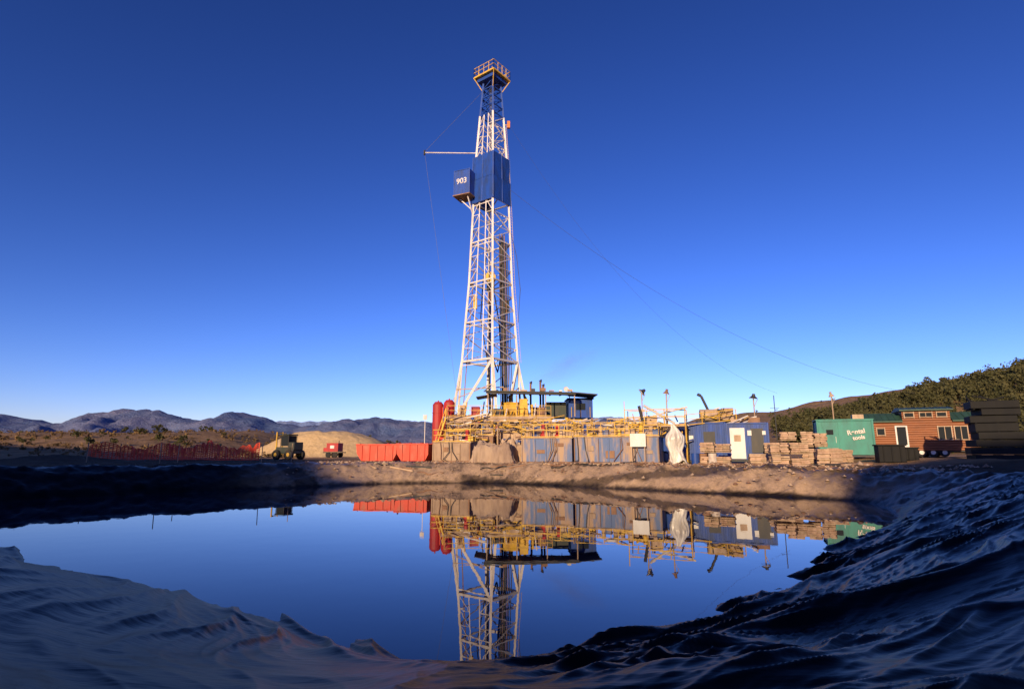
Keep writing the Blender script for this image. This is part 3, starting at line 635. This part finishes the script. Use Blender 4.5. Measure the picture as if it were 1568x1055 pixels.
# ------------------------------------------------------------ containers
def container(name,c,L,w,h,rz,k,ribs=True,z=None):
    e=empty(name,(c[0],c[1],bz(*c) if z is None else z),rz); mb=B()
    mb.box((0,0,h/2+.2),(L,w,h-.1),k)
    for sx in(-1,1):
        for sy in(-1,1): mb.box((sx*(L/2),sy*(w/2),h/2+.15),(.14,.14,h+.12),k)
    for sy in(-1,1):
        mb.box((0,sy*w/2,h+.16),(L-.15,.12,.12),k); mb.box((0,sy*w/2,.16),(L-.15,.13,.16),'dark')
    if ribs:
        n=int(L/.32)
        for i in range(n): mb.box((-L/2+.2+i*(L-.4)/(n-1),-w/2-.02,h/2+.2),(.13,.06,h-.35),k)
        n=int(w/.32)
        for sx in(-1,1):
            for i in range(n): mb.box((sx*(L/2+.02),-w/2+.2+i*(w-.4)/(n-1),h/2+.2),(.06,.13,h-.35),k)
    mb.build('shell',e,bevel=.015); return e
e=container('blue_container',(15.9,48.3),3.5,2.4,3.1,D2R(-14),'blue',z=1.4)
mb=B(); mb.box((.5,-1.28,1.6),(.9,.05,1.9),'dark'); mb.box((-1.0,-1.28,2.0),(.5,.05,.5),'signw'); mb.build('door',e)
e=container('blue_container',(19.0,46.6),3.0,2.4,2.9,D2R(-20),'blue',z=1.5)
mb=B(); mb.box((-.75,-1.28,1.5),(1.1,.06,2.4),'signw'); mb.box((.7,-1.28,1.7),(.9,.05,1.9),'dark'); mb.box((.15,-1.30,2.3),(.3,.04,.4),'signw'); mb.box((1.2,-1.30,2.3),(.25,.04,.3),'signw'); mb.box((-.75,-1.32,1.9),(.5,.03,.5),'tan'); mb.build('door',e)
mb=B()
for k in range(10): mb.beam((random.uniform(-1.6,1),random.uniform(-1,.8),3.15),(random.uniform(-1,1.6),random.uniform(-1,.8),3.2+random.uniform(0,.5)),.05,random.choice(['tan','yellow','white','rust']),6)
mb.box((.6,0,3.3),(.9,.8,.5),'rust'); mb.box((-.8,.2,3.25),(.7,.7,.4),'tan'); mb.build('roof_clutter',e)
e=empty('diesel_engine_unit',(17.3,48.6,4.65),D2R(-12)); mb=B()
mb.box((0,0,.15),(3.2,1.5,.2),'dark'); mb.beam((-1.3,0,.75),(1.2,0,.75),.5,'tan',16); mb.box((.9,0,.8),(.9,1.1,1.0),'tan'); mb.beam((-.6,0,1.2),(-1.1,0,2.4),.11,'dark',8); mb.beam((-1.1,0,2.4),(-1.4,0,2.55),.13,'dark',8); mb.beam((-1.2,.3,.8),(.4,.3,1.4),.08,'white',6)
for k in range(8): mb.beam((random.uniform(-1.4,1),-.6,random.uniform(.3,1.1)),(random.uniform(-1,1.4),-.6,random.uniform(.3,1.3)),.05,random.choice(['rust','dark','yellow']),6)
mb.build('engine',e,bevel=.02)
e=container('green_container',(27.3,47.5),3.9,2.5,2.8,D2R(-22),'green',ribs=False,z=1.85)
mb=B(); mb.box((-1.1,-1.28,1.6),(.9,.05,1.9),'green'); mb.box((-1.1,-1.31,2.05),(.5,.03,.4),'glass'); mb.beam((-.7,-1.33,1.2),(-.7,-1.33,1.7),.02,'white'); mb.box((0,0,3.05),(4.1,2.7,.08),'green'); mb.box((1.2,.3,3.3),(.8,.8,.4),'tan')
for x_ in(-1.6,-.45,1.88): mb.box((x_,-1.27,1.6),(.06,.05,2.5),'green')
mb.build('door_and_vent',e)
text('lettering','Rental',.50,(.75,-1.34,2.05),0,'white',e).rotation_euler=(math.pi/2,D2R(-8),0); text('lettering_lower','tools',.42,(.9,-1.34,1.6),0,'white',e).rotation_euler=(math.pi/2,D2R(-8),0)
# ------------------------------------------------------------ pallets of sacks
def pallets(c,L,w,h,rz,z=None,k='sack'):
    e=empty('pallet_of_sacks',(c[0],c[1],bz(*c)-.05 if z is None else z),rz); mb=B()
    n=max(1,round(L/1.15)); lay=max(1,round(h/1.0))
    for a in range(n):
        x=-L/2+(a+.5)*L/n
        for q in range(lay):
            if q==lay-1 and lay>2 and a==0: continue
            zb=q*h/lay
            for s_ in(-.45,0,.45): mb.box((x,s_*w*.9,zb+.06),(L/n*.92,.09,.09),'pallet')
            for s_ in range(5): mb.box((x+(-.4+.2*s_)*L/n,0,zb+.125),(.13,w,.03),'pallet')
            nl=max(2,int((h/lay-.16)/.13)-random.randint(0,1))
            for r_ in range(nl):
                for u_ in(-.25,.25):
                    for v_ in(-.25,.25):
                        mb.box((x+u_*L/n*.9+random.uniform(-.05,.05),v_*w*.95+random.uniform(-.07,.07),zb+.2+r_*.125),(L/n*.46,w*.48,.115),random.choice([k,k,k,'tan','pallet']),rz=random.uniform(-.1,.1),rx=random.uniform(-.05,.05))
    mb.build('pallets_and_sacks',e,bevel=.03)
pallets((15.2,43.2),2.2,1.2,1.85,D2R(-25)); pallets((20.2,43.5),2.3,1.3,2.7,D2R(-25)); pallets((22.5,43.0),1.8,1.3,2.5,D2R(-28))
pallets((18.4,38.6),2.4,1.3,1.75,D2R(-15)); pallets((22.4,41.0),1.7,1.2,1.2,D2R(-20)); pallets((18.1,42.3),1.7,1.1,1.0,D2R(-15))
pallets((24.6,43.5),1.8,1.2,1.3,D2R(-30))
e=empty('oil_drums',(13.6,43.0,bz(13.9,43.2)-.03)); mb=B()
for k,(x,y) in enumerate([(0,0),(.7,.3),(.3,.9),(1.2,-.2)]):
    c_=['blue','rust','blue','white'][k]; mb.beam((x,y,0),(x,y,.88),.29,c_,16)
    for z_ in(.02,.3,.58,.85): mb.beam((x,y,z_),(x,y,z_+.03),.305,c_,16)
mb.build('drums',e)
# loose scrap lying on the pad
e=empty('scrap_timber_and_hoses'); mb=B()
for k in range(60):
    x=random.uniform(-12,23); y=(47.5 if x<1 else 47.5-(x-1)*.42)-random.uniform(.6,2.4)+(.0 if x<14 else 1.5); z=bz(x,y)+.05; a=random.uniform(-.6,.6); L=random.uniform(.4,2.2)
    if k%3: mb.beam((x,y,z+.04),(x+L*math.cos(a),y+L*math.sin(a),bz(x+L*math.cos(a),y+L*math.sin(a))+.1),random.uniform(.04,.09),random.choice(['pallet','rust','dark','tan','mud']),5)
    else:
        pts=[(x+q*.3,y+.2*math.sin(q*1.3+k),bz(x+q*.3,y+.2*math.sin(q*1.3+k))+.1) for q in range(8)]; mb.path(pts,.05,random.choice(['dark','rust']),6)
mb.build('scrap',e)
# ------------------------------------------------------------ lamp poles
def lamp(c,h,tilt,k='dark',r=.38):
    e=empty('floodlight_pole',(c[0],c[1],bz(*c)-.05)); mb=B(); mb.beam((0,0,0),(0,0,h),.05,'tan',8)
    a=Vector((0,0,h)); dv=Vector((math.sin(tilt),-.15,math.cos(tilt))).normalized(); mb.beam(a,a+dv*.18,r,k,14,r*.45); mb.beam(a+dv*.18,a+dv*.4,r*.45,k,10,.1); mb.beam(a-dv*.03,a,r*.93,'white',14)
    mb.beam((0,0,h-.8),(.35,0,h-.1),.025,'tan'); mb.build('pole_and_head',e)
lamp((11.4,50),6.1,.9); lamp((13.1,48.3),5.8,.2,'rust',.28); lamp((21.2,50),5.7,.1); lamp((29.2,52),5.5,-.3,'tan',.25)
e=empty('antenna_mast',(23.0,50,1.5)); mb=B(); mb.beam((0,0,0),(0,0,5.7),.035,'dark',6); mb.beam((-.4,0,4.6),(.4,0,4.6),.02,'dark'); mb.build('mast',e)
# ------------------------------------------------------------ cabin trailer
e=empty('wooden_cabin_trailer',(35.3,50,1.93),D2R(-24)); L=7.6; w=2.9
mb=B(); mb.box((0,0,1.75),(L,w,2.4),'wood')
for i in range(13):
    z_=.62+i*.19; mb.beam((-L/2,-w/2,z_),(L/2,-w/2,z_),.105,'wood',6); mb.beam((-L/2,-w/2,z_),(-L/2,w/2,z_),.105,'wood',6)
mb.box((.4,0,3.45),(3.4,w-.3,.9),'wood')
for i in range(4): mb.beam((-1.3,-w/2+.15,3.12+i*.2),(2.1,-w/2+.15,3.12+i*.2),.1,'wood',6)
mb.build('walls',e)
mb=B()
def gable(x0,x1,z,hh,k):
    o=.3; mb.add([(x0,-w/2-o,z),(x1,-w/2-o,z),(x1,0,z+hh),(x0,0,z+hh),(x0,w/2+o,z),(x1,w/2+o,z),(x0,-w/2-o,z-.1),(x1,-w/2-o,z-.1),(x0,w/2+o,z-.1),(x1,w/2+o,z-.1)],[(0,1,2,3),(3,2,5,4),(0,6,7,1),(4,5,9,8),(0,3,4,8,6),(1,7,9,5,2),(6,8,9,7)],k)
    n=int((x1-x0)/.4)
    for i in range(n+1): x=x0+i*(x1-x0)/n; mb.beam((x,-w/2-o,z+.02),(x,0,z+hh+.02),.025,k)
gable(-L/2-.3,-1.35,3.0,.75,'roofgreen'); gable(2.15,L/2+.3,3.0,.75,'roofgreen'); gable(-1.5,2.3,3.95,.25,'roofgreen')
mb.build('roof',e)
mb=B()
def win(x,z,a,b_,mull=1,yy=-w/2-.11):
    mb.box((x,yy,z),(a,.05,b_),'glass')
    for s_ in(-1,1): mb.box((x+s_*a/2,yy-.03,z),(.07,.08,b_+.14),'tan'); mb.box((x,yy-.025,z+s_*b_/2),(a,.07,.07),'tan')
    for q in range(1,mull+1): mb.box((x-a/2+q*a/(mull+1),yy-.02,z),(.05,.06,b_),'tan')
win(1.55,1.95,.95,1.1,1); win(2.65,1.95,.9,1.1,1); win(-.8,3.5,.7,.4,0,-w/2+.02); win(.4,3.5,.9,.4,1,-w/2+.02); win(1.5,3.5,.7,.4,0,-w/2+.02); win(-3.0,2.1,.6,.6,0)
mb.box((-1.5,-w/2-.12,1.6),(.9,.06,2.0),'signw'); mb.box((-1.5,-w/2-.16,1.75),(.66,.03,1.5),'glass')
mb.build('windows_and_door',e)
mb=B(); mb.box((0,-.8,.45),(L+.4,.15,.2),'dark'); mb.box((0,.8,.45),(L+.4,.15,.2),'dark'); mb.box((0,0,.5),(L-.1,w-.1,.15),'dark')
for x in(-.2,.6,1.4):
    mb.beam((x,-1.4,.36),(x,-1.1,.36),.36,'rubber',18); mb.beam((x,-1.42,.36),(x,-1.39,.36),.18,'white',12); mb.beam((x,1.1,.36),(x,1.4,.36),.36,'rubber',18)
for i in range(3): mb.box((-1.5,-w/2-.35-.25*i,.55-.2*i),(1.0,.26,.05),'pallet')
mb.beam((L/2,.6,.45),(L/2+1.2,0,.45),.06,'dark'); mb.beam((L/2,-.6,.45),(L/2+1.2,0,.45),.06,'dark')
mb.build('chassis_and_wheels',e)
# ------------------------------------------------------------ dark stack at right + bins
e=empty('stacked_black_pallets',(32.3,38.5,bz(32.3,38.5)-.05),D2R(-25)); mb=B()
z_=0; k=0
while z_<3.8:
    hh=random.uniform(.35,.6); mb.box((random.uniform(-.2,.2),random.uniform(-.1,.1),z_+hh/2),(3.2+random.uniform(-.5,.2)-.12*k,1.9,hh-.04),'black',rz=random.uniform(-.08,.08))
    for s_ in(-1.2,0,1.2): mb.box((s_*.95,0,z_+hh-.03),(.12,1.8,.07),'black')
    z_+=hh; k+=1
for q in range(6): mb.beam((random.uniform(-1.2,1.2),-.3,z_),(random.uniform(-1.4,1.4),.2,z_+random.uniform(.1,.5)),.06,'black')
mb.build('crates',e,bevel=.02)
for (cx,cy,s_) in((26.1,40,1),(27.9,41,.75)):
    e=empty('black_storage_bin',(cx,cy,bz(cx,cy)-.03),D2R(-20)); mb=B()
    mb.box((0,0,.6*s_),(1.6*s_,1.2,1.1*s_),'black'); mb.box((0,0,1.2*s_),(1.75*s_,1.35,.1),'black')
    for q in(-.5,0,.5): mb.box((q*s_,-.63,.6*s_),(.08,.06,1.1*s_),'black')
    mb.build('bin',e,bevel=.02)
# ------------------------------------------------------------ left side
e=empty('forklift',(-23.9,62,bz(-23.9,62)),D2R(-25)); mb=B()
for x in(-.9,.9):
    for y in(-.8,.8): mb.beam((x,y-.2,.5),(x,y+.2,.5),.5,'rubber',18); mb.beam((x,y-.22,.5),(x,y+.22,.5),.22,'yellow',10)
mb.box((0,0,.95),(2.5,1.3,.7),'dgreen'); mb.box((.95,0,1.4),(.8,1.3,.8),'dgreen'); mb.box((-.1,0,1.95),(1.1,1.1,1.1),'glass'); mb.box((-.1,0,2.6),(1.35,1.3,.12),'dgreen')
for x in(-.65,.45):
    for y in(-.58,.58): mb.beam((x,y,1.2),(x,y,2.6),.05,'dark')
for y in(-.4,.4): mb.beam((-1.45,y,.2),(-1.45,y,2.9),.1,'yellow'); mb.box((-2.1,y,.22),(1.2,.14,.06),'dark')
mb.beam((-1.45,-.4,2.8),(-1.45,.4,2.8),.07,'yellow'); mb.beam((-1.45,-.5,1),(-1.45,.5,1),.09,'dark')
mb.build('body_cab_and_mast',e,bevel=.03)
e=empty('red_pump_trailer',(-23.3,76,bz(-23.3,76)),D2R(-15)); mb=B()
mb.box((0,0,1.3),(1.7,1.2,1.1),'dred'); mb.box((0,-.62,1.35),(.6,.03,.4),'signw'); mb.box((-1.1,0,1.0),(.6,.9,.5),'dred'); mb.box((0,0,.65),(2.8,1.1,.12),'dark'); mb.beam((.6,0,1.85),(.6,0,2.2),.06,'dark',6)
for x in(-.5,.5): mb.beam((x,-.75,.35),(x,-.55,.35),.36,'rubber',16); mb.beam((x,.55,.35),(x,.75,.35),.36,'rubber',16)
mb.build('pump_body',e,bevel=.03)
e=empty('red_mesh_fence'); mb=B()
pts=[(-44+i*.28,60+2.0*math.sin(i*.09)+.05*i) for i in range(62)]
top=[];bot=[]
for i,(x,y) in enumerate(pts):
    z=bz(x,y); hh=1.5+.35*math.sin(i*.33)+random.uniform(-.18,.18)-.5*(i%17==8); top.append(Vector((x,y+random.uniform(-.05,.05),z+hh))); bot.append(Vector((x,y,z+.05)))
for i in range(len(pts)):
    mb.beam(bot[i],top[i],.05,'fence')
    if i%8==0: mb.beam(bot[i],bot[i]+Vector((0,0,1.7)),.04,'dark')
    if i<len(pts)-1:
        for t in np.linspace(0,1,10): mb.beam(bot[i].lerp(top[i],t),bot[i+1].lerp(top[i+1],t),.06,'fence')
mb.build('mesh',e)
e=empty('survey_stakes'); mb=B()
for x,y in((-33,45),(-26.5,46),(-25.5,42),(-19,44),(-17.5,46)): z=bz(x,y); mb.beam((x,y,z-.1),(x+.03,y,z+1.5),.03,'pallet')
mb.build('stakes',e)
# ------------------------------------------------------------ light, sky, camera
w=bpy.data.worlds.new('World'); bpy.context.scene.world=w; w.use_nodes=True; nt=w.node_tree
bg=nt.nodes['Background']; sk=nt.nodes.new('ShaderNodeTexSky'); sk.sky_type='NISHITA'; sk.sun_disc=False
az=math.atan2(SX,SY); sk.sun_elevation=D2R(EL); sk.sun_rotation=az; sk.air_density=1.0; sk.dust_density=.8; sk.ozone_density=3.0; sk.altitude=1500
def vmul(src,c):
    v=nt.nodes.new('ShaderNodeVectorMath'); v.operation='MULTIPLY'; v.inputs[1].default_value=c; nt.links.new(src,v.inputs[0]); return v.outputs[0]
hs_=nt.nodes.new('ShaderNodeHueSaturation'); hs_.inputs['Saturation'].default_value=1.12; nt.links.new(sk.outputs[0],hs_.inputs['Color'])
o1=vmul(hs_.outputs[0],(.12*1.36,.12*1.10,.12*1.38))
gm=nt.nodes.new('ShaderNodeGamma'); gm.inputs[1].default_value=1.46; nt.links.new(o1,gm.inputs[0])
o2=vmul(gm.outputs[0],(9.8,9.8,9.8)); nt.links.new(o2,bg.inputs[0]); bg.inputs[1].default_value=.12
su=bpy.data.lights.new('sun','SUN'); su.energy=5; su.angle=D2R(.5); su.color=(1,.74,.44)
so=bpy.data.objects.new('sun',su); bpy.context.collection.objects.link(so)
dv=Vector((SX*math.cos(D2R(EL)),SY*math.cos(D2R(EL)),math.sin(D2R(EL)))); so.rotation_euler=dv.to_track_quat('Z','Y').to_euler(); so.location=(0,0,60)
cd=bpy.data.cameras.new('camera'); cd.lens=20; cd.sensor_width=36; cd.clip_start=.05; cd.clip_end=20000
co=bpy.data.objects.new('camera',cd); bpy.context.collection.objects.link(co); co.location=(0,0,2.4); co.rotation_euler=(D2R(90+10.6),0,0)
sc=bpy.context.scene; sc.camera=co; sc.view_settings.view_transform='Standard'; sc.view_settings.look='None'; sc.view_settings.exposure=0
